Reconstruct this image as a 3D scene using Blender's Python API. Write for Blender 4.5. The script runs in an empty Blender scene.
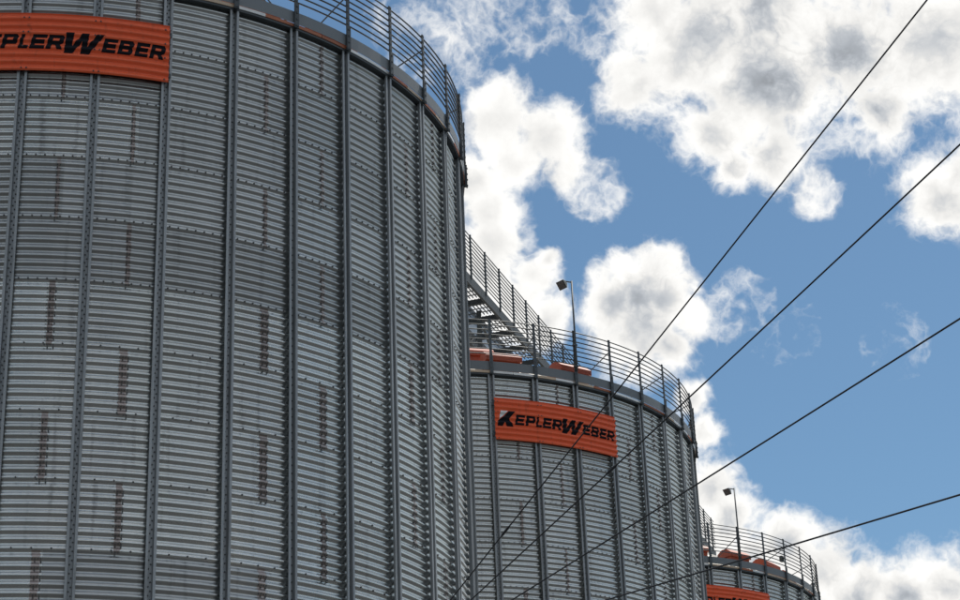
import bpy, bmesh, math, random
from mathutils import Vector, Matrix
random.seed(7)
sc = bpy.context.scene
COL = sc.collection
PI = math.pi

# ------------------------------------------------------------------ camera
FPX, PITCH, ROLL = 1995.07, 0.42611848, -0.04007159
CAM = Vector((0, 0, 1.6))
fw = Vector((0, math.cos(PITCH), math.sin(PITCH)))
rt0 = Vector((1, 0, 0)); up0 = Vector((0, -math.sin(PITCH), math.cos(PITCH)))
rt = rt0 * math.cos(ROLL) + up0 * math.sin(ROLL)
up = -rt0 * math.sin(ROLL) + up0 * math.cos(ROLL)
cd = bpy.data.cameras.new('camera'); cam = bpy.data.objects.new('camera', cd); COL.objects.link(cam)
cd.sensor_width = 36; cd.lens = FPX / 960 * 36; cd.clip_end = 6000; cd.clip_start = 0.1
m = Matrix((rt, up, -fw)).transposed().to_4x4(); m.translation = CAM
cam.matrix_world = m
sc.camera = cam

# ------------------------------------------------------------------ sun, exposure
SUN_EL, SUN_AZ = math.radians(63), math.radians(48)      # azimuth counted from +X towards +Y
sdir = Vector((math.cos(SUN_EL) * math.cos(SUN_AZ), math.cos(SUN_EL) * math.sin(SUN_AZ), math.sin(SUN_EL)))
sl = bpy.data.lights.new('sun', 'SUN'); sl.energy = 3.5; sl.angle = math.radians(0.6); sl.color = (1, 0.95, 0.87)
so = bpy.data.objects.new('sun', sl); COL.objects.link(so)
so.rotation_euler = (-sdir).to_track_quat('-Z', 'Y').to_euler(); so.location = (0, 0, 60)
vs = sc.view_settings
vs.view_transform = 'Standard'; vs.look = 'None'; vs.gamma = 1; vs.use_curve_mapping = False
vs.exposure = 0.42

cy = sc.cycles; cy.max_bounces = 4; cy.diffuse_bounces = 2; cy.glossy_bounces = 3; cy.transmission_bounces = 2
cy.use_adaptive_sampling = True
# ------------------------------------------------------------------ sky with cumulus clouds
SKY_STRENGTH = 0.068; CLOUD = .79; CORE = .52
def cdir(x, y):
    """unit direction of a cloud's middle"""
    d = fw * FPX + rt * (x - 480) + up * (300 - y)
    return d.normalized()

CLOUDS = [  # direction (as seen from the yard), angular radius and thickness of each billow
    (700, 35, 92), (640, 85, 44), (762, 88, 80), (850, 40, 105), (935, 40, 85), (712, 130, 44), (772, 152, 42),
    (880, 110, 46), (655, 5, 46), (818, 192, 24, .36), (945, 195, 46), (770, 10, 90), (1005, 50, 85), (735, 168, 28, .7), (970, 175, 40),
    (505, 118, 44), (548, 136, 40), (476, 175, 40), (592, 192, 28, .28), (562, 168, 28, .5), (520, 155, 36), (490, 205, 30, .8),
    (520, 2, 50, .20), (465, 62, 30, .16), (600, 22, 32, .14), (440, 20, 60, .18),
    (490, 242, 40), (530, 280, 32), (478, 275, 52), (515, 305, 42), (548, 322, 28), (540, 262, 18),
    (640, 296, 52), (602, 284, 22, .48), (618, 266, 22, .48), (643, 258, 24, .48), (668, 263, 22, .48), (687, 283, 20, .48), (694, 306, 18, .48), (614, 304, 38), (668, 298, 38), (642, 330, 56), (690, 322, 22, .5), (668, 350, 26), (742, 300, 30, .15), (718, 314, 26, .24),
    (784, 326, 30, .03), (892, 343, 30, .02), (690, 398, 22), (702, 430, 22),
    (706, 495, 34), (728, 520, 38), (700, 545, 50), (755, 562, 40), (790, 546, 38), (822, 572, 42), (862, 592, 42),
    (905, 597, 42), (945, 584, 44), (985, 600, 66), (800, 625, 70), (880, 645, 70), (1020, 560, 56), (640, 470, 70),
]
w = bpy.data.worlds.new('World'); sc.world = w; w.use_nodes = True
nt = w.node_tree; N = nt.nodes; L = nt.links
for n in list(N): N.remove(n)

def M_(op, a, b=None, c=None):
    q = N.new('ShaderNodeMath'); q.operation = op
    for i, v in enumerate((a, b, c)):
        if v is None: continue
        if isinstance(v, (int, float)): q.inputs[i].default_value = v
        else: L.new(v, q.inputs[i])
    return q.outputs[0]
def VM_(op, a, b=None, c=None, out=0):
    q = N.new('ShaderNodeVectorMath'); q.operation = op
    for i, v in enumerate((a, b, c)):
        if v is None: continue
        if isinstance(v, (tuple, Vector)): q.inputs[i].default_value = v
        else: L.new(v, q.inputs[i])
    return q.outputs[out]
def R_(v, a, b, lo=0., hi=1., kind='SMOOTHSTEP'):
    q = N.new('ShaderNodeMapRange'); q.interpolation_type = kind
    for k, val in (('From Min', a), ('From Max', b), ('To Min', lo), ('To Max', hi)): q.inputs[k].default_value = val
    L.new(v, q.inputs['Value']); return q.outputs[0]
def NZ_(vec, scale, detail, rough=.6, dist=0., out='Fac'):
    q = N.new('ShaderNodeTexNoise'); q.inputs['Scale'].default_value = scale; q.inputs['Detail'].default_value = detail
    q.inputs['Roughness'].default_value = rough; q.inputs['Distortion'].default_value = dist
    L.new(vec, q.inputs['Vector']); return q.outputs[out]
tc = N.new('ShaderNodeTexCoord')
D = VM_('NORMALIZE', tc.outputs['Generated'])
sky = N.new('ShaderNodeTexSky'); sky.sky_type = 'NISHITA'; sky.sun_disc = False
sky.sun_elevation = SUN_EL; sky.sun_rotation = PI / 2 - SUN_AZ
sky.altitude = 300; sky.air_density = 1.0; sky.dust_density = 0.5; sky.ozone_density = 1.0
tint = N.new('ShaderNodeMix'); tint.data_type = 'RGBA'; tint.blend_type = 'MULTIPLY'; tint.inputs[0].default_value = 1
tint.inputs[7].default_value = (.82, 1.02, 1.05, 1); L.new(sky.outputs[0], tint.inputs[6])      # camera white balance
def finish(h, relief, thick):
    """cloud height and relief to a background: white ragged rims, grey thick middles"""
    alpha = R_(h, -0.14, 0.40)
    lum = M_('MULTIPLY_ADD', thick, -CORE, 0.97)
    lum = M_('MULTIPLY_ADD', relief, 0.6, lum)
    lum = M_('MINIMUM', M_('MAXIMUM', lum, 0.34), 1.0)
    ramp = N.new('ShaderNodeMix'); ramp.data_type = 'RGBA'
    ramp.inputs[6].default_value = (0.86, 0.92, 1.0, 1); ramp.inputs[7].default_value = (1.0, 0.99, 0.965, 1)
    L.new(R_(lum, 0.45, 0.85), ramp.inputs[0])
    vm = N.new('ShaderNodeVectorMath'); vm.operation = 'SCALE'
    L.new(ramp.outputs[2], vm.inputs[0]); L.new(M_('MULTIPLY', lum, CLOUD / SKY_STRENGTH), vm.inputs['Scale'])
    mixc = N.new('ShaderNodeMix'); mixc.data_type = 'RGBA'
    L.new(alpha, mixc.inputs[0]); L.new(tint.outputs[2], mixc.inputs[6]); L.new(vm.outputs[0], mixc.inputs[7])
    bg = N.new('ShaderNodeBackground'); bg.inputs[1].default_value = SKY_STRENGTH
    L.new(mixc.outputs[2], bg.inputs[0]); return bg.outputs[0]
# cumulus in the part of the sky the yard looks at
P = VM_('MULTIPLY_ADD', VM_('SUBTRACT', NZ_(D, 24, 4, .58, 0, 'Color'), (.5, .5, .5)), (.024, .024, .024), D)
acc = None
for c in CLOUDS:
    k = c[3] if len(c) > 3 else 1.0
    v = M_('MULTIPLY_ADD', VM_('DISTANCE', P, cdir(c[0], c[1]), out='Value'), -FPX / (c[2] * 1.22), 1.0)
    if k < 1: v = M_('MINIMUM', v, k)
    acc = v if acc is None else M_('SMOOTH_MAX', acc, v, 0.22)
acc = M_('MAXIMUM', acc, -1.2)
fine = NZ_(D, 38, 9, .56, .15)
bil = M_('ABSOLUTE', M_('SUBTRACT', NZ_(P, 90, 4, .55), .5))
h = M_('ADD', acc, M_('MULTIPLY_ADD', fine, .88, -.66))
h = M_('ADD', h, M_('MULTIPLY_ADD', bil, -1.0, .12))
low = NZ_(VM_('ADD', D, (0.006, -0.002, 0.011)), 38, 7, .56, .15)
soft = R_(NZ_(VM_('ADD', D, (.35, .1, .2)), 13, 4, .5), .34, .66, .30, 1.0)            # broad grey bases inside the thick parts
big = M_('MULTIPLY', R_(VM_('DISTANCE', P, cdir(800, 15), out='Value'), 60 / FPX, 230 / FPX, 1.12, 0.), R_(fine, .25, .6, .75, 1.1))    # the widest cloud is the thickest
near = finish(h, M_('ADD', M_('SUBTRACT', fine, low), M_('MULTIPLY_ADD', bil, -.55, .05)), M_('MULTIPLY', R_(h, .28, .95), M_('MAXIMUM', soft, big)))
# the rest of the sky: the same broken cumulus
g5 = NZ_(D, 5.5, 5, .58); hg = M_('MULTIPLY_ADD', g5, 6.5, -3.12); g6 = NZ_(VM_('ADD', D, (0.02, -0.01, 0.04)), 5.5, 3, .58)
rest = finish(hg, M_('SUBTRACT', g5, g6), R_(hg, .2, 1.0))
ms = N.new('ShaderNodeMixShader')
L.new(R_(VM_('DISTANCE', D, cdir(480, 300), out='Value'), .30, .38), ms.inputs[0]); L.new(near, ms.inputs[1]); L.new(rest, ms.inputs[2])
wo = N.new('ShaderNodeOutputWorld'); L.new(ms.outputs[0], wo.inputs[0])
w.cycles.sampling_method = 'MANUAL'; w.cycles.sample_map_resolution = 512

# ------------------------------------------------------------------ materials
def mat(name, col, rough=.5, metal=0., vary=.0, nscale=6., namp=.12, stretch=(1, 1, 1), bump=0., bscale=40., stain=None, spec=.5):
    """principled metal / paint with object-to-object tone change, blotches, streaks and fine relief"""
    mm = bpy.data.materials.new(name); mm.use_nodes = True
    t = mm.node_tree; n = t.nodes; l = t.links
    b = n['Principled BSDF']; b.inputs['Roughness'].default_value = rough; b.inputs['Metallic'].default_value = metal; b.inputs['Specular IOR Level'].default_value = spec
    tcn = n.new('ShaderNodeTexCoord'); oi = n.new('ShaderNodeObjectInfo')
    ad = n.new('ShaderNodeVectorMath'); ad.operation = 'MULTIPLY_ADD'
    cx = n.new('ShaderNodeCombineXYZ')
    for i in range(3): l.new(oi.outputs['Random'], cx.inputs[i])
    l.new(cx.outputs[0], ad.inputs[0]); ad.inputs[1].default_value = (37, 53, 71); l.new(tcn.outputs['Object'], ad.inputs[2])
    mp = n.new('ShaderNodeMapping'); mp.inputs['Scale'].default_value = stretch; l.new(ad.outputs[0], mp.inputs[0])
    no = n.new('ShaderNodeTexNoise'); no.inputs['Scale'].default_value = nscale; no.inputs['Detail'].default_value = 6
    no.inputs['Roughness'].default_value = .65
    l.new(mp.outputs[0], no.inputs['Vector'])
    def mth(op, a, b_=None, c_=None):
        q = n.new('ShaderNodeMath'); q.operation = op
        for i, v in enumerate((a, b_, c_)):
            if v is None: continue
            if isinstance(v, (int, float)): q.inputs[i].default_value = v
            else: l.new(v, q.inputs[i])
        return q.outputs[0]
    k = mth('MULTIPLY_ADD', no.outputs['Fac'], 2 * namp, 1 - namp)
    if vary:
        k = mth('MULTIPLY', k, mth('MULTIPLY_ADD', oi.outputs['Random'], 2 * vary, 1 - vary))
    sca = n.new('ShaderNodeVectorMath'); sca.operation = 'SCALE'; sca.inputs[0].default_value = col
    l.new(k, sca.inputs['Scale']); out = sca.outputs[0]
    if stain:
        scol, sscale, sstr, lo, hi = stain
        mp2 = n.new('ShaderNodeMapping'); mp2.inputs['Scale'].default_value = sstr; l.new(ad.outputs[0], mp2.inputs[0])
        n2 = n.new('ShaderNodeTexNoise'); n2.inputs['Scale'].default_value = sscale; n2.inputs['Detail'].default_value = 5
        l.new(mp2.outputs[0], n2.inputs['Vector'])
        mr = n.new('ShaderNodeMapRange'); mr.inputs['From Min'].default_value = lo; mr.inputs['From Max'].default_value = hi
        l.new(n2.outputs['Fac'], mr.inputs['Value'])
        mx = n.new('ShaderNodeMix'); mx.data_type = 'RGBA'; l.new(mr.outputs[0], mx.inputs[0])
        l.new(out, mx.inputs[6]); mx.inputs[7].default_value = (*scol, 1); out = mx.outputs[2]
    l.new(out, b.inputs['Base Color'])
    rr = mth('MULTIPLY_ADD', no.outputs['Fac'], .10, rough - .05); l.new(rr, b.inputs['Roughness'])
    if bump:
        n3 = n.new('ShaderNodeTexNoise'); n3.inputs['Scale'].default_value = bscale; n3.inputs['Detail'].default_value = 3
        l.new(ad.outputs[0], n3.inputs['Vector'])
        bp = n.new('ShaderNodeBump'); bp.inputs['Strength'].default_value = bump; bp.inputs['Distance'].default_value = .01
        l.new(n3.outputs['Fac'], bp.inputs['Height']); l.new(bp.outputs[0], b.inputs['Normal'])
    return mm
DIRT = ((.16, .16, .16), 9., (1, 1, .06), .58, .95)
M = {}
M['zinc'] = mat('galvanised_sheet', (.575, .585, .57), .25, .92, .08, 3., .16, (1, 1, .35), .15, 3., DIRT, .5)
M['zinc_dull'] = mat('darker_galvanised_sheet', (.47, .48, .475), .30, .92, .12, 3., .16, (1, 1, .35), .15, 3., DIRT, .5)  # darker sheet tone; on upper rows it paints in the dim high-sky reflection
M['stiff'] = mat('galvanised_stiffener', (.30, .315, .325), .5, .3, .10, 5., .14, (1, 1, .3), 0, 9., ((.12, .12, .12), 14., (1, 1, .08), .55, .85))
M['bolt'] = mat('dark_bolt', (.09, .09, .09), .55, .3)
M['sealant'] = mat('seam_sealant', (.35, .305, .285), .34, .9, .2, 20., .3)
M['steel'] = mat('dull_galvanised_steel', (.075, .085, .092), .55, .3, .1, 8., .15)
M['fascia'] = mat('galvanised_fascia', (.17, .185, .195), .55, .25, .08, 3., .12)
M['trim_zinc'] = mat('bright_eave_trim', (.70, .70, .68), .4, .3, .12, 8., .2)  # pale, tan and orange trim: glints and reflected light painted as colour
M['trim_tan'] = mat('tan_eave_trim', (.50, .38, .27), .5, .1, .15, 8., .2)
M['trim_orange'] = mat('orange_eave_trim', (.34, .12, .06), .6, .1, .2, 8., .25)
M['roof'] = mat('roof_sheet', (.62, .60, .55), .45, .4, .08, 4., .15)
M['orange'] = mat('orange_paint', (.84, .120, .036), .42, 0., .04, 5., .16, (1, 1, .5), 0, 9., ((.40, .07, .03), 12., (1, 1, .15), .58, .85), .5)
M['vent'] = mat('orange_vent_paint', (.34, .062, .024), .5, 0., .12, 5., .18)
M['black'] = mat('black_letter_paint', (.010, .010, .014), .7, 0., spec=.15)
M['white'] = mat('white_letter_paint', (.78, .80, .80), .45, 0.)
M['wire'] = mat('black_cable', (.02, .02, .024), .5, 0.)
M['concrete'] = mat('concrete', (.36, .35, .33), .85, 0., .05, 2., .25, (1, 1, 1), .4, 30.)
M['ground'] = mat('asphalt_ground', (.038, .041, .044), .95, 0., 0, .6, .30, (1, 1, 1), .6, 12.)
M['asphalt'] = mat('worn_asphalt', (.040, .042, .045), .9, 0., 0, 1.5, .25, (1, 1, 1), .5, 30.)
M['lamp'] = mat('lamp_housing', (.07, .08, .075), .5, .2)
M['glass'] = mat('lamp_glass', (.05, .055, .06), .2, 0.)
M['beam'] = mat('walkway_beam', (.06, .068, .072), .55, .3, .05, 3., .15)
M['conveyor'] = mat('conveyor_casing', (.26, .31, .37), .5, .3, .05, 3., .15)
M['ceramic'] = mat('brown_porcelain', (.10, .045, .03), .25, 0.)

# ------------------------------------------------------------------ helpers
def mesh_obj(name, me, material, parent=None):
    o = bpy.data.objects.new(name, me)
    if material is not None and len(me.materials) == 0: me.materials.append(material)
    COL.objects.link(o)
    if parent is not None: o.parent = parent
    return o
def inst(name, me, parent, material=None):
    """a piece that shares its mesh; an own material goes on the object"""
    o = bpy.data.objects.new(name, me); COL.objects.link(o); o.parent = parent
    if material is not None:
        o.material_slots[0].link = 'OBJECT'; o.material_slots[0].material = material
    return o
def empty(name, loc, label, cat, group=None, rz=0.):
    o = bpy.data.objects.new(name, None); COL.objects.link(o); o.location = loc; o.rotation_euler = (0, 0, rz)
    o.empty_display_size = .2
    tag(o, label, cat, group); return o
def tag(o, label=None, cat=None, group=None, kind=None):
    for k, v in (('label', label), ('category', cat), ('group', group), ('kind', kind)):
        if v: o[k] = v
class MB:
    def __init__(s): s.v = []; s.f = []
    def quad_grid(s, pts):          # pts[i][j]
        b = len(s.v); nj = len(pts[0])
        for r in pts: s.v += r
        for i in range(len(pts) - 1):
            for j in range(nj - 1):
                a = b + i * nj + j; s.f.append((a, a + 1, a + nj + 1, a + nj))
    def box(s, c, half, ax=None):
        c = Vector(c); X, Y, Z = ax if ax else (Vector((1, 0, 0)), Vector((0, 1, 0)), Vector((0, 0, 1)))
        b = len(s.v)
        for sx, sy, sz in ((-1,-1,-1),(1,-1,-1),(1,1,-1),(-1,1,-1),(-1,-1,1),(1,-1,1),(1,1,1),(-1,1,1)):
            s.v.append(tuple(c + X * (half[0] * sx) + Y * (half[1] * sy) + Z * (half[2] * sz)))
        for q in ((0,3,2,1),(4,5,6,7),(0,1,5,4),(1,2,6,5),(2,3,7,6),(3,0,4,7)): s.f.append(tuple(b + i for i in q))
    def bar(s, p, q, w_, h_, upv=Vector((0, 0, 1))):
        p = Vector(p); q = Vector(q); d = (q - p); ln = d.length; d.normalize()
        if abs(d.dot(upv)) > .99: upv = Vector((1, 0, 0))
        x = d.cross(upv).normalized(); z = x.cross(d)
        s.box((p + q) / 2, (w_ / 2, ln / 2, h_ / 2), (x, d, z))
    def tube(s, path, r, n=6, cap=True):
        path = [Vector(p) for p in path]; rings = []
        for i, p in enumerate(path):
            d = (path[min(i + 1, len(path) - 1)] - path[max(i - 1, 0)]).normalized()
            u = Vector((0, 0, 1)) if abs(d.z) < .95 else Vector((1, 0, 0))
            x = d.cross(u).normalized(); y = x.cross(d)
            rr = r[i] if isinstance(r, (list, tuple)) else r
            rings.append([tuple(p + x * (rr * math.cos(2 * PI * k / n)) + y * (rr * math.sin(2 * PI * k / n))) for k in range(n)])
        b = len(s.v)
        for g in rings: s.v += g
        for i in range(len(rings) - 1):
            for k in range(n):
                a = b + i * n + k; c = b + i * n + (k + 1) % n; s.f.append((a, c, c + n, a + n))
        if cap:
            s.f.append(tuple(b + k for k in range(n))[::-1]); e = b + (len(rings) - 1) * n; s.f.append(tuple(e + k for k in range(n)))
    def lathe(s, prof, n=24, c=(0, 0)):
        b = len(s.v)
        for (r, z) in prof:
            for k in range(n): s.v.append((c[0] + r * math.cos(2 * PI * k / n), c[1] + r * math.sin(2 * PI * k / n), z))
        for i in range(len(prof) - 1):
            for k in range(n):
                a = b + i * n + k; q = b + i * n + (k + 1) % n; s.f.append((a, q, q + n, a + n))
    def mesh(s, name, material=None, smooth=False):
        me = bpy.data.meshes.new(name); me.from_pydata([tuple(v) for v in s.v], [], s.f)
        if smooth: me.polygons.foreach_set('use_smooth', [True] * len(me.polygons))
        if material: me.materials.append(material)
        me.update(); return me
    def build(s, name, material, parent=None, smooth=False):
        o = bpy.data.objects.new(name, s.mesh(name, material, smooth)); COL.objects.link(o)
        if parent is not None: o.parent = parent
        return o
def cyl(r, a, z): return (r * math.cos(a), r * math.sin(a), z)

# ------------------------------------------------------------------ ground
g = MB(); ext = 2500; rows = [-ext, -600, -200, -80, -30, 0, 30, 60, 90, 140, 300, 800, ext]
g.quad_grid([[(x, y, 0) for x in rows] for y in rows])
for i, f in enumerate(g.f): g.f[i] = f
gr = g.build('ground', M['ground']); tag(gr, kind='structure')
slab = MB()
SL = [(-26, 4), (14, 4), (26, 72), (-16, 72)]
b0 = [(x, y, .0) for x, y in SL]; t0 = [(x, y, .10) for x, y in SL]
slab.v = b0 + t0; slab.f = [(4, 5, 6, 7)] + [(i, (i + 1) % 4, (i + 1) % 4 + 4, i + 4) for i in range(4)]
so_ = slab.build('pavement', M['asphalt']); tag(so_, kind='structure')

# ------------------------------------------------------------------ silo
R = 5.935; NB = 42; DT = 2 * PI / NB; ROW = .84; NROW = 19; PITCHZ = ROW / 8; AMP = .0150
ZTOP = 16.085; ZBOT = ZTOP - NROW * ROW            # 0.125
C1 = Vector((-6.1944, 27.4417, 0)); C2 = Vector((-1.4955, 41.0860, 0)); C3 = Vector((2.9847, 54.0982, 0))
T1, T2, T3 = -1.47341, -1.29251, -1.13354
def corr(z, amp=AMP):           # flattened sinusoid
    s_ = math.sin(2 * PI * z / PITCHZ)
    return amp * s_

def sheet_mesh(name, rad=R, span=3 * DT, lap=.13, zl=.0, material=None, nz=8, lapoff=.0045, nseg=13):
    b = MB(); pts = []
    a1 = span + lap / R
    zs = [i * PITCHZ / nz for i in range(8 * nz + 1)]
    for z in zs:
        row = []
        for j in range(nseg + 1):
            a = a1 * j / nseg
            rr = rad + corr(z) + lapoff * (j / nseg)          # right end lies over its neighbour
            row.append(cyl(rr, a, z))
        pts.append(row)
    b.quad_grid(pts)
    # thin edges so that laps read
    e0 = []; e1 = []
    for i, z in enumerate(zs):
        p = Vector(pts[i][-1]); d = Vector((p.x, p.y, 0)).normalized()
        e0.append([tuple(p), tuple(p - d * .004)])
    b.quad_grid(e0)
    return b.mesh(name, material, True)
SHEET = sheet_mesh('sheet', material=M['zinc'])

def stiffener_mesh():
    # outward open channel with lips: web on the sheet crests
    prof = [(-.062, .070), (-.062, .060), (-.062, .074), (-.032, .074), (-.027, .018), (.027, .018), (.032, .074), (.062, .074), (.062, .060)]
    b = MB(); z0, z1 = -NROW * ROW, .0
    pr = prof[1:]
    zs = [z0 + (z1 - z0) * i / 6 for i in range(7)]
    b.quad_grid([[(R + o, t, z) for t, o in pr] for z in zs])
    inner = [(t * .94, o - .004) for t, o in pr]
    b.quad_grid([[(R + o, t, z) for t, o in inner][::-1] for z in zs])
    for zz in (z0, z1):
        b.quad_grid([[(R + o, t, zz) for t, o in pr], [(R + o, t, zz) for t, o in inner]])
    return b.mesh('stiffener', M['stiff'])
STIFF = stiffener_mesh()

def add_bolt(b, r, a, z, s=.011, h=.010, n=5):
    u = Vector((math.cos(a), math.sin(a), 0)); t = Vector((-u.y, u.x, 0)); k = len(b.v)
    c = u * r + Vector((0, 0, z))
    for i in range(n):
        an = 2 * PI * i / n; b.v.append(tuple(c + t * (s * math.cos(an)) + Vector((0, 0, s * math.sin(an)))))
    for i in range(n):
        an = 2 * PI * i / n; b.v.append(tuple(c + u * h + t * (s * .8 * math.cos(an)) + Vector((0, 0, s * .8 * math.sin(an)))))
    b.f.append(tuple(k + n + i for i in range(n)))
    for i in range(n): b.f.append((k + i, k + (i + 1) % n, k + n + (i + 1) % n, k + n + i))
def seam_bay(row): return 0 if row % 2 else 1       # bay (mod 3) whose middle carries the vertical seam

def bolts_meshes():
    rnd = random.Random(3)
    b = MB(); st = MB()
    for row in range(NROW):
        zt = -row * ROW
        # horizontal lap
        if row > 0:
            per = 8 if row <= 5 else 4
            for bay in range(NB):
                for i in range(1, per):
                    a = (bay + i / per) * DT
                    add_bolt(b, R + AMP + .001, a, zt + PITCHZ * .22, .013, .012)
        for s in range(NB // 3):
            a0 = (seam_bay(row) + .5 + 3 * s) * DT
            for i in range(8):
                zc = zt - ROW + (i + .25) * PITCHZ
                for k in (range(1, 3) if row < 5 else range(4)):
                    a = a0 + (.012 + k * .034) / R
                    if rnd.random() < .04: continue
                    add_bolt(b, R + .003 + corr(.25 * PITCHZ - .022), a, zc - .022 + rnd.uniform(-.003, .003), .0105, .010)
                    if k in (1, 3): add_bolt(b, R - .002, a, zc - .048, .0095, .010)
    for k in range(NB):
        z = -.06; j = 0
        while z > -NROW * ROW + .05:
            add_bolt(st, R + .018, k * DT + (.012 if j % 2 else -.012) / R, z, .011, .012)
            z -= .0525; j += 1
    return b.mesh('bolts', M['bolt']), st.mesh('stiffener_bolts', M['bolt'])
BOLTS, SBOLTS = bolts_meshes()

def seam_strip(w0, w1, seed):
    """ribbon of grime and sealant along one vertical seam, following the corrugation"""
    b = MB(); rnd = random.Random(seed); nz = 64; pts = []; x0, x1 = w0, w1
    for i in range(nz + 1):
        z0 = i * ROW / nz
        x0 += (w0 + rnd.uniform(-.010, .010) - x0) * .6; x1 += (w1 + rnd.uniform(-.016, .016) - x1) * .6
        pts.append([cyl(R + .0056 + corr(z0), a / R, z0) for a in (x0, (x0 + x1) / 2, x1)])
    b.quad_grid(pts)
    return b.mesh('seam_sealant', M['sealant'], True)
SEAM = [seam_strip(.010, .116, 11), seam_strip(.03, .100, 12), seam_strip(.008, .105, 14)]
SEAM_THIN = [seam_strip(.034, .088, 13), seam_strip(.040, .084, 17)]

ROOF_T = math.tan(math.radians(29))
def roof_panel_mesh():
    b = MB(); n = 6
    segs = [(-.5, 0), (-.46, .0), (-.43, .045), (-.37, .045), (-.34, 0), (0, 0.004), (.34, 0), (.37, .03), (.43, .03), (.46, 0), (.5, 0)]
    pts = []
    for i in range(n + 1):
        r = R + .012 + (.55 - R - .012) * i / n
        pts.append([cyl(r, s * DT, (R - r) * ROOF_T + .02 + o * (r / 6)) for s, o in segs])
    b.quad_grid(pts)
    pts2 = [[(x, y, z - .01) for x, y, z in r_][::-1] for r_ in pts]; b.quad_grid(pts2)
    b.quad_grid([pts[0], pts2[0][::-1]])
    return b.mesh('roof_panel', M['roof'])
RPANEL = roof_panel_mesh()
def arc_plate(name, r, z0, z1, a0, a1, th, material, n=4):
    b = MB()
    o = [[cyl(r, a0 + (a1 - a0) * j / n, z) for j in range(n + 1)] for z in (z0, z1)]
    i_ = [[cyl(r - th, a0 + (a1 - a0) * j / n, z) for j in range(n + 1)] for z in (z0, z1)]
    b.quad_grid(o); b.quad_grid([q[::-1] for q in i_])
    b.quad_grid([i_[0], o[0]]); b.quad_grid([o[1], i_[1]])
    for e in (0, -1): b.quad_grid([[o[0][e], o[1][e]], [i_[0][e], i_[1][e]]])
    return b.mesh(name, material)
FASCIA = arc_plate('fascia_plate', R + .098, .055, .235, .0, DT - .0006, .006, M['fascia'])
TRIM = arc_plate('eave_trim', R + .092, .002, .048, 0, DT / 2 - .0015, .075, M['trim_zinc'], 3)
EAVE_ANGLE = arc_plate('eave_angle', R + .081, -.030, -.001, 0, DT - .001, .105, M['steel'])

def vent_mesh():
    """low hooded roof vent, long side along the eave"""
    b = MB()
    L_, Dp, H_ = .37, .24, .19
    b.box((0, 0, H_ * .35), (Dp * .8, L_ * .92, H_ * .5))
    base = [(-Dp, 0), (-Dp, .13), (-.08, .22), (.08, .22), (Dp, .10), (Dp, 0)]
    k = len(b.v)
    for y in (-L_, L_):
        for x, z in base: b.v.append((x, y, H_ * .75 + z))
    n = len(base)
    b.f.append(tuple(k + i for i in range(n))); b.f.append(tuple(k + n + i for i in range(n))[::-1])
    for i in range(n): b.f.append((k + i, k + n + i, k + n + (i + 1) % n, k + (i + 1) % n))
    return b.mesh('roof_vent', M['vent'])
VENT = vent_mesh()

def found_mesh():
    b = MB(); b.lathe([(6.35, -.1), (6.35, .30), (6.33, .32), (6.02, .32)], 84)
    return b.mesh('foundation', M['concrete'])

def silo(c, t0, label, vents, ndull):
    root = empty('grain_silo', (c.x, c.y, 0), label, 'silo', 'row of corrugated steel grain silos')
    for row in range(NROW):
        dull = row < ndull
        for s in range(NB // 3):
            o = inst('sheet', SHEET, root, None)
            a = t0 + (seam_bay(row) + .5 + 3 * s) * DT
            o.location = (0, 0, ZTOP - (row + 1) * ROW); o.rotation_euler = (0, 0, a)
            rr = random.random()
            if (dull and rr < .85) or (not dull and rr < .12):
                o.material_slots[0].link = 'OBJECT'; o.material_slots[0].material = M['zinc_dull']
            q = inst('seam_sealant', random.choice(SEAM_THIN if row < 5 else SEAM), o)
    for k in range(NB):
        o = inst('stiffener', STIFF, root); o.location = (0, 0, ZTOP); o.rotation_euler = (0, 0, t0 + k * DT)
        o = inst('roof_panel', RPANEL, root); o.location = (0, 0, ZTOP); o.rotation_euler = (0, 0, t0 + (k + .5) * DT)
        o = inst('eave_angle', EAVE_ANGLE, root); o.location = (0, 0, ZTOP); o.rotation_euler = (0, 0, t0 + k * DT)
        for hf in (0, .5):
            mt = random.choice(['trim_zinc', 'trim_tan', 'trim_tan', 'trim_orange', 'trim_orange'])
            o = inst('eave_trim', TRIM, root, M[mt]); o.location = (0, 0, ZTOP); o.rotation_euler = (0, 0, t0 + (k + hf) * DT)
    for me in (BOLTS, SBOLTS):
        o = inst(me.name, me, root); o.location = (0, 0, ZTOP); o.rotation_euler = (0, 0, t0); o['kind'] = 'stuff'
    for (idx, r) in vents:
        o = inst('roof_vent', VENT, root); o.location = cyl(r, t0 + idx * DT, ZTOP + (R - r) * ROOF_T + .02)
        o.rotation_euler = (0, 0, t0 + idx * DT)
    b = MB(); b.lathe([(.62, ZTOP + 3.05), (.62, ZTOP + 3.30), (.66, ZTOP + 3.32), (.30, ZTOP + 3.6), (.30, ZTOP + 4.55)], 24)
    b.build('roof_collar', M['roof'], root)
    mesh_obj('foundation', FOUND, None, root)
    return root
FOUND = found_mesh()
V2 = [(.25 + 1.75 * k, 5.25) for k in range(-8, 16)]
VM2 = [(-.05, 4.9), (.40, 5.55), (2.2, 5.60)] + [(.25 + 1.75 * k, 5.25) for k in range(4, 23)]
S1 = silo(C1, T1, 'largest and nearest corrugated steel silo filling the left of the picture', V2, 5)
S2 = silo(C2, T2, 'middle corrugated steel silo with its whole orange sign in view', VM2, 0)
S3 = silo(C3, T3, 'farthest and smallest corrugated silo showing only its top at lower right', [(a - .3, r) for a, r in V2], 0)

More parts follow.
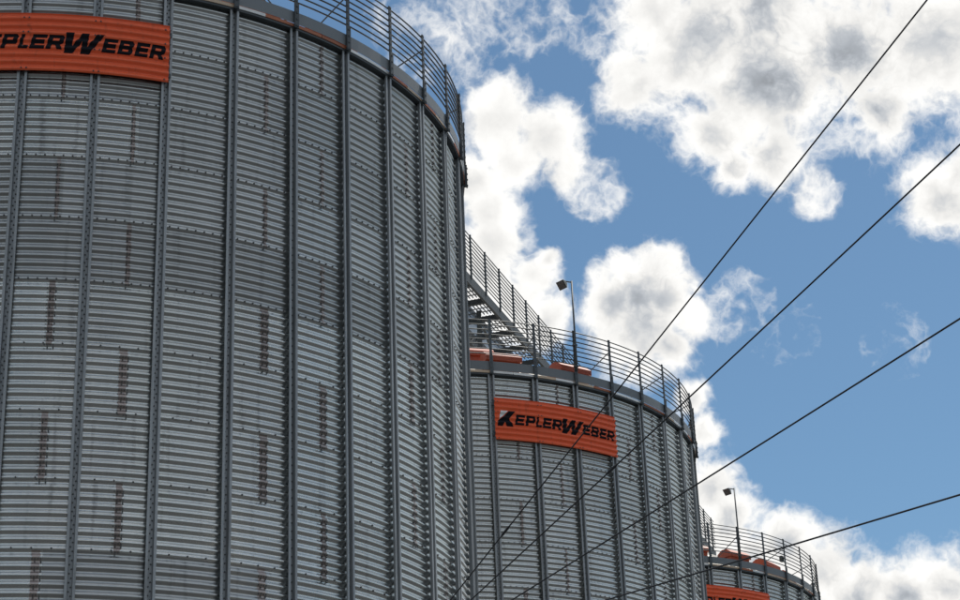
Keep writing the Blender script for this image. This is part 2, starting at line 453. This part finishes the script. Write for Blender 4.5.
# ------------------------------------------------------------------ guard railings
RR = R + .075
def ring_mesh(r, tube=.0125, n=168):
    b = MB(); k = 5
    for i in range(n):
        a = 2 * PI * i / n
        for j in range(k):
            e = 2 * PI * j / k; q = r + tube * math.cos(e)
            b.v.append((q * math.cos(a), q * math.sin(a), tube * math.sin(e)))
    for i in range(n):
        for j in range(k):
            b.f.append((i * k + j, ((i + 1) % n) * k + j, ((i + 1) % n) * k + (j + 1) % k, i * k + (j + 1) % k))
    return b.mesh('rail', M['steel'], True)
RAIL = ring_mesh(RR + .012)
def post_mesh():
    b = MB()
    b.box((RR + .04, 0, .55), (.008, .026, .57)); b.box((RR + .026, .024, .55), (.014, .003, .57))
    b.box((RR + .055, 0, .16), (.008, .034, .19)); b.box((R + .11, 0, -.008), (.035, .03, .006))
    for z in (.0, .1, .2, .30): b.box((RR + .067, 0, z), (.006, .011, .011))
    for z in [.40 + .1 * i for i in range(8)]: b.box((RR + .03, 0, z), (.022, .018, .012))
    return b.mesh('post', M['steel'])
POST = post_mesh()
def brace_mesh():
    b = MB(); b.tube([(RR + .02, 0, .86), (RR - .85, 0, .52)], .011, 5)
    b.box((RR - .85, 0, .505), (.05, .04, .012))
    return b.mesh('brace', M['steel'])
BRACE = brace_mesh()
def railing(c, t0, label, par):
    root = empty('guard_railing', (c.x, c.y, ZTOP), label, 'railing', 'guard railings on the silo rims')
    for k in range(NB):
        o = inst('post', POST, root); o.rotation_euler = (0, 0, t0 + k * DT)
        o = inst('fascia_plate', FASCIA, root); o.rotation_euler = (0, 0, t0 + k * DT)
        if k % 2 == par:
            o = inst('brace', BRACE, root); o.rotation_euler = (0, 0, t0 + k * DT)
    for i in range(8):
        o = inst('rail', RAIL, root); o.location = (0, 0, .40 + .1 * i)
    return root
railing(C1, T1, 'grey steel guard railing round the rim of the nearest silo', 1)
railing(C2, T2, 'grey steel guard railing round the rim of the middle silo', 1)
railing(C3, T3, 'grey steel guard railing round the rim of the farthest silo', 1)

# ------------------------------------------------------------------ signs
SIGN_R = R + .116
def sign_point(u, z, offr=0.):      # u in bays from the left edge, z up from the bottom edge
    return cyl(SIGN_R + corr(z, .017) + offr, u * DT, z)
def sign_panel_mesh():
    b = MB(); zs = [i * PITCHZ / 8 for i in range(65)]; n = 18
    f = [[sign_point(3 * j / n, z) for j in range(n + 1)] for z in zs]
    k = [[sign_point(3 * j / n, z, -.004) for j in range(n + 1)] for z in zs]
    b.quad_grid(f); b.quad_grid([q[::-1] for q in k])
    for e in (0, -1): b.quad_grid([[f[i][e], k[i][e]] for i in range(65)])
    b.quad_grid([f[0], k[0]]); b.quad_grid([f[-1], k[-1]])
    return b.mesh('panel', M['orange'], True)
def bracket_mesh():
    b = MB()
    for z in (.12, .72): b.box((R + .0865, 0, z), (.0085, .05, .03))
    return b.mesh('bracket', M['steel'])
# letters: polygons in a unit box (even-odd), wide bold italic capitals with squared bowls
T_, V_ = .30, .24
LET = {
 'E': [[(0, 0), (1, 0), (1, V_), (T_, V_), (T_, .39), (.93, .39), (.93, .61), (T_, .61), (T_, 1 - V_), (1, 1 - V_), (1, 1), (0, 1)]],
 'P': [[(0, 0), (T_, 0), (T_, .33), (.86, .33), (1, .45), (1, .88), (.86, 1), (0, 1)], [(T_, .55), (T_, .79), (.70, .79), (.70, .55)]],
 'L': [[(0, 0), (1, 0), (1, V_), (T_ + .08, V_), (T_ + .08, 1), (0, 1)]],
 'R': [[(0, 0), (T_, 0), (T_, .33), (.50, .33), (.68, 0), (1.02, 0), (.80, .36), (1, .47), (1, .88), (.86, 1), (0, 1)], [(T_, .55), (T_, .79), (.70, .79), (.70, .55)]],
 'B': [[(0, 0), (.88, 0), (1, .11), (1, .42), (.92, .51), (1, .60), (1, .89), (.88, 1), (0, 1)], [(T_, .21), (T_, .41), (.70, .41), (.70, .21)], [(T_, .61), (T_, .80), (.70, .80), (.70, .61)]],
 'W': [[(.0, 1), (.21, 1), (.235, .36), (.42, .98), (.60, .98), (.625, .36), (.80, 1), (1.0, 1), (.72, 0), (.50, 0), (.47, .58), (.30, 0), (.08, 0)]],
 'K': [[(-.02, 0), (.32, 0), (.40, .26), (.62, 0), (1.08, 0), (.66, .48), (1.02, 1), (.56, 1), (.30, .66), (-.10, .30)]],
 'accent': [[(-.02, 1), (.50, 1), (.28, .72), (-.02, .42)]],
}
TXT = [('K', .10, .42, .275, .315), ('E', .455, .655, .315, .21), ('P', .69, .90, .315, .21), ('L', .93, 1.06, .315, .21), ('E', 1.085, 1.285, .315, .21),
       ('R', 1.31, 1.53, .315, .21), ('W', 1.53, 2.06, .270, .30), ('E', 2.07, 2.26, .315, .21), ('B', 2.29, 2.49, .315, .21),
       ('E', 2.53, 2.71, .315, .21), ('R', 2.735, 2.935, .315, .21), ('accent', .10, .42, .275, .315)]
def inside(polys, x, y):
    c = False
    for p in polys:
        j = len(p) - 1
        for i in range(len(p)):
            xi, yi = p[i]; xj, yj = p[j]
            if (yi > y) != (yj > y) and x < (xj - xi) * (y - yi) / (yj - yi) + xi: c = not c
            j = i
    return c
def letter_mesh(ch, u0, u1, z0, hgt):
    polys = LET[ch]; b = MB(); nz = int(hgt / .0055); nu = int((u1 - u0) * 1.35 * DT * R / .0055); vid = {}
    shear = .20 * hgt / (DT * R)
    def vert(i, j):
        if (i, j) not in vid:
            yn = i / nz; un = -.15 + 1.35 * j / nu
            vid[(i, j)] = len(b.v)
            b.v.append(sign_point(u0 + un * (u1 - u0) + shear * (yn - .5), z0 + yn * hgt, .0025))
        return vid[(i, j)]
    for i in range(nz):
        for j in range(nu):
            if inside(polys, -.15 + 1.35 * (j + .5) / nu, (i + .5) / nz):
                b.f.append((vert(i, j), vert(i, j + 1), vert(i + 1, j + 1), vert(i + 1, j)))
    return b.mesh('letter', M['white'] if ch == 'accent' else M['black'], True)
PANEL = sign_panel_mesh(); BRK = bracket_mesh(); LETS = [(t[0], letter_mesh(*t)) for t in TXT]
def fix_mesh():
    b = MB()
    for k in range(4):
        for du in (-.035, .035):
            for i in (0, 3, 5, 7):
                z = (i + .25) * PITCHZ
                add_bolt(b, SIGN_R + corr(z, .017), min(max(.03 + k * .98, .02), 2.97) * DT + du * DT, z, .012, .010)
    return b.mesh('bolts', M['bolt'])
FIX = fix_mesh()
def sign(c, a, label):
    root = empty('sign_board', (c.x, c.y, ZTOP - 1.355), label, 'sign', 'orange maker signs on the silos', a)
    inst('panel', PANEL, root)
    for ch, me in LETS: inst('letter_accent' if ch == 'accent' else 'letter', me, root)
    inst('bolts', FIX, root)['kind'] = 'stuff'
    for k in range(4):
        o = inst('bracket', BRK, root); o.rotation_euler = (0, 0, (.02 + k * .987) * DT)
sign(C1, T1 - .985 * DT, 'large curved orange sign cut off at the left edge of the picture')
sign(C2, T2 + .03 * DT, 'curved orange sign on the middle silo, all its lettering readable')
sign(C3, T3 - .95 * DT, 'small orange sign at the bottom edge on the farthest silo')

# ------------------------------------------------------------------ catwalk along the silo tops
ax = (C3 - C1).normalized(); ay = Vector((ax.y, -ax.x, 0)); az = Vector((0, 0, 1))
ZR = 1.6 + 20.37; ZF = ZR - 1.10            # top rail and floor
def W_(s, o, z): return C2 + ax * s + ay * o + az * z
cw = empty('catwalk', W_(-16, .3, ZF), 'grey steel catwalk with railing above the silo roofs, beside the nearest silo', 'catwalk')
inv = Matrix.Translation(-cw.location)
def cb(name, b, material, smooth=False):
    b.v = [tuple(Vector(v) - cw.location) for v in b.v]
    return b.build(name, material, cw, smooth)
S0, S9 = -21, 24
OR, OL = 1.177, -.75
FR = (ay, ax, az)
def cwbar(b, s0, s1, o, z, wd, hg): b.box(W_((s0 + s1) / 2, o, z), (wd / 2, (s1 - s0) / 2, hg / 2), FR)
for o in (OR, OL):
    for i in range(10):
        b = MB(); b.tube([W_(S0, o, ZR - .1 * i), W_(S9, o, ZR - .1 * i)], .014, 6); cb('rail', b, M['steel'])
    b = MB(); cwbar(b, S0, S9, o, ZF - .05, .012, .24); cwbar(b, S0, S9, o - .03, ZF - .165, .06, .012); cwbar(b, S0, S9, o - .03, ZF + .065, .06, .01); cb('side_beam', b, M['beam'])
    for i in range(S0, S9 + 1):
        b = MB(); b.box(W_(i - .394, o + .012, ZR - .54), (.02, .02, .56), FR); cb('post', b, M['steel'])
for i in range(S0, S9 + 1):
    b = MB(); b.box(W_(i - .394, (OR + OL) / 2, ZF - .12), ((OR - OL) / 2 - .01, .035, .06), FR); cb('cross_beam', b, M['steel'])
    b = MB()
    for k in range(9): b.box(W_(i + .106, .46 + .085 * k, ZF - .02), (.007, .45, .016), FR)
    for k in range(4): b.box(W_(i - .25 + .22 * k, .80, ZF - .02), (.35, .005, .012), FR)
    cb('grating', b, M['steel'])
b = MB(); b.box(W_((S0 + S9) / 2, -.20, ZF + .28), (.34, (S9 - S0) / 2, .26), FR); cb('conveyor_trough', b, M['conveyor'])
b = MB(); b.box(W_((S0 + S9) / 2, -.20, ZF + .555), (.39, (S9 - S0) / 2, .012), FR); cb('conveyor_lid', b, M['conveyor'])
for o in (.62, -.62):
    b = MB(); cwbar(b, S0, S9, o, ZF - .95, .07, .07); cb('lower_chord', b, M['steel'])
    for i in range(S0, S9, 2):
        b = MB(); b.bar(W_(i, o, ZF - .18), W_(i + 1, o, ZF - .95), .05, .05); b.bar(W_(i + 1, o, ZF - .95), W_(i + 2, o, ZF - .18), .05, .05); cb('truss_diagonal', b, M['steel'])
for i in range(S0, S9, 2):
    b = MB(); b.box(W_(i + 1, 0, ZF - .95), (.62, .03, .03), FR); cb('lower_tie', b, M['steel'])
for base in (-14.43, 0, 13.76):
    for s in (-2.0, 2.0):
        for o in (.85, -.85):
            r_ = math.hypot(s, o); zb = ZTOP + (R - r_) * ROOF_T
            b = MB(); b.bar(W_(base + s, o, zb), W_(base + s, o, ZF - .18), .11, .11); b.box(W_(base + s, o, zb + .03), (.14, .14, .03), FR); cb('leg', b, M['beam'])
        b = MB(); b.box(W_(base + s, 0, ZF - 1.55), (.80, .045, .11), FR); cb('leg_tie', b, M['conveyor'])
    b = MB(); b.box(W_(base, -.2, ZF - .6), (.28, .30, .62), FR); cb('discharge_spout', b, M['conveyor'])

# ------------------------------------------------------------------ floodlight masts on the rims
def mast(c, a, hgt, label):
    root = empty('floodlight_mast', (c.x, c.y, ZTOP), label, 'floodlight', 'floodlight masts on the silo rims')
    u = Vector((math.cos(a), math.sin(a), 0)); t = Vector((-u.y, u.x, 0)); p = u * (RR + .085)
    b = MB(); b.tube([p + az * .25, p + az * hgt], [.021, .017], 8); b.build('pole', M['steel'], root, True)
    for z in (.35, .8):
        b = MB(); b.box(p - u * .02 + az * z, (.035, .04, .015), (u, t, az)); b.build('clamp', M['steel'], root)
    q = p + az * (hgt - .03)
    e = q - t * .15 - u * .02
    b = MB(); b.bar(q, e, .02, .02); b.build('bracket', M['lamp'], root)
    # head: tapered housing tilted down towards the yard side
    d = (-t * .80 + u * .15 - az * .62).normalized(); s = d.cross(az).normalized(); v = s.cross(d)
    hc = e + d * .075 - az * .035
    b = MB(); k = 0
    for dd, hw, hh in ((-.085, .035, .03), (-.03, .06, .055), (.04, .095, .085), (.055, .10, .09)):
        for sx, sz in ((-1, -1), (1, -1), (1, 1), (-1, 1)): b.v.append(tuple(hc + d * dd + s * (hw * sx) + v * (hh * sz)))
    b.f.append((3, 2, 1, 0)); b.f.append((12, 13, 14, 15))
    for i in range(3):
        for j in range(4): b.f.append((i * 4 + j, i * 4 + (j + 1) % 4, i * 4 + 4 + (j + 1) % 4, i * 4 + 4 + j))
    b.build('lamp_head', M['lamp'], root)
    b = MB(); b.box(hc + d * .058, (.085, .004, .075), (s, d, v)); b.build('lens', M['glass'], root)
    return root
mast(C2, T2 + 2 * DT, 2.18, 'thin floodlight mast clamped to the rim railing of the middle silo')
mast(C3, T3 + 1 * DT, 2.15, 'thin floodlight mast clamped to the rim railing of the farthest silo')
jb = empty('junction_box', (C3.x, C3.y, ZTOP), 'small dark box fixed to a railing post on the farthest silo', 'box')
a = T3 + 3 * DT; u = Vector((math.cos(a), math.sin(a), 0)); t = Vector((-u.y, u.x, 0))
b = MB(); b.box(u * (RR - .06) + az * .60, (.035, .055, .075), (u, t, az)); b.build('case', M['lamp'], jb)
b = MB(); b.box(u * (RR - .022) + az * .60, (.004, .05, .07), (u, t, az)); b.build('lid', M['steel'], jb)

# ------------------------------------------------------------------ power line: poles and four wires
def ray(x, y): return (fw * FPX + rt * (x - 480) + up * (300 - y)).normalized()
PA = Vector((-1.115, 21.32, 0)); PB = Vector((6.0, 8.0, 0))
SIGHT = [((925, 0), (450, 600)), ((960, 142), (470, 600)), ((960, 316), (510, 600)), ((960, 492), (600, 600))]
dAB = (PB - PA).normalized()
def wire_z(i, p):       # height of wire i above ground point p, from two bearings taken in the yard
    n_ = ray(*SIGHT[i][0]).cross(ray(*SIGHT[i][1])); return CAM.z - (n_.x * p.x + n_.y * p.y) / n_.z
ZA = [wire_z(i, PA + dAB * .21) for i in range(4)]; ZB = [wire_z(i, PB - dAB * .21) for i in range(4)]
def pole(p, hgt, zs, toward, label):
    root = empty('utility_pole', p, label, 'pole', 'poles of the overhead line')
    b = MB(); b.tube([(0, 0, -.3), (0, 0, hgt)], [.17, .11], 14); b.build('shaft', M['concrete'], root, True)
    for z in zs:
        e = toward * .22
        b = MB(); b.bar((0, 0, z), tuple(e * .7 + az * z), .03, .03); b.build('hook', M['steel'], root)
        b = MB(); b.tube([tuple(e * .62 + az * z), tuple(e * .8 + az * z), tuple(e * .95 + az * z)], [.016, .028, .014], 8); b.build('insulator', M['ceramic'], root)
dAB = (PB - PA).normalized()
pole(PA, 7.25, ZA, dAB, 'concrete pole below the frame where the four wires end')
pole(PB, 11.7, ZB, -dAB, 'tall concrete pole outside the frame on the right carrying the four wires')
LBL = ['steepest of the four black overhead wires, leaving through the top edge',
       'second steepest black overhead wire, leaving through the right edge high up',
       'third black overhead wire from the top, crossing the middle silo',
       'lowest and flattest black overhead wire, crossing in front of the farthest silo']
for i in range(4):
    p = PA + dAB * .21 + az * ZA[i]; q = PB - dAB * .21 + az * ZB[i]
    b = MB(); n = 40; sag = .02
    b.tube([p.lerp(q, k / n) - az * (sag * 4 * (k / n) * (1 - k / n)) for k in range(n + 1)], .0072, 6)
    o = b.build('overhead_wire', M['wire'], None, True); tag(o, LBL[i], 'wire', 'overhead wires')
    for k in ((.06, .17), (.10, .31), (.13,), (.08,))[i]:
        c = p.lerp(q, k) - az * (sag * 4 * k * (1 - k)); d = (q - p).normalized()
        b = MB(); b.tube([c - d * .09, c - d * .07, c + d * .07, c + d * .09], [.008, .013, .013, .008], 8); b.build('splice', M['wire'], o, True)
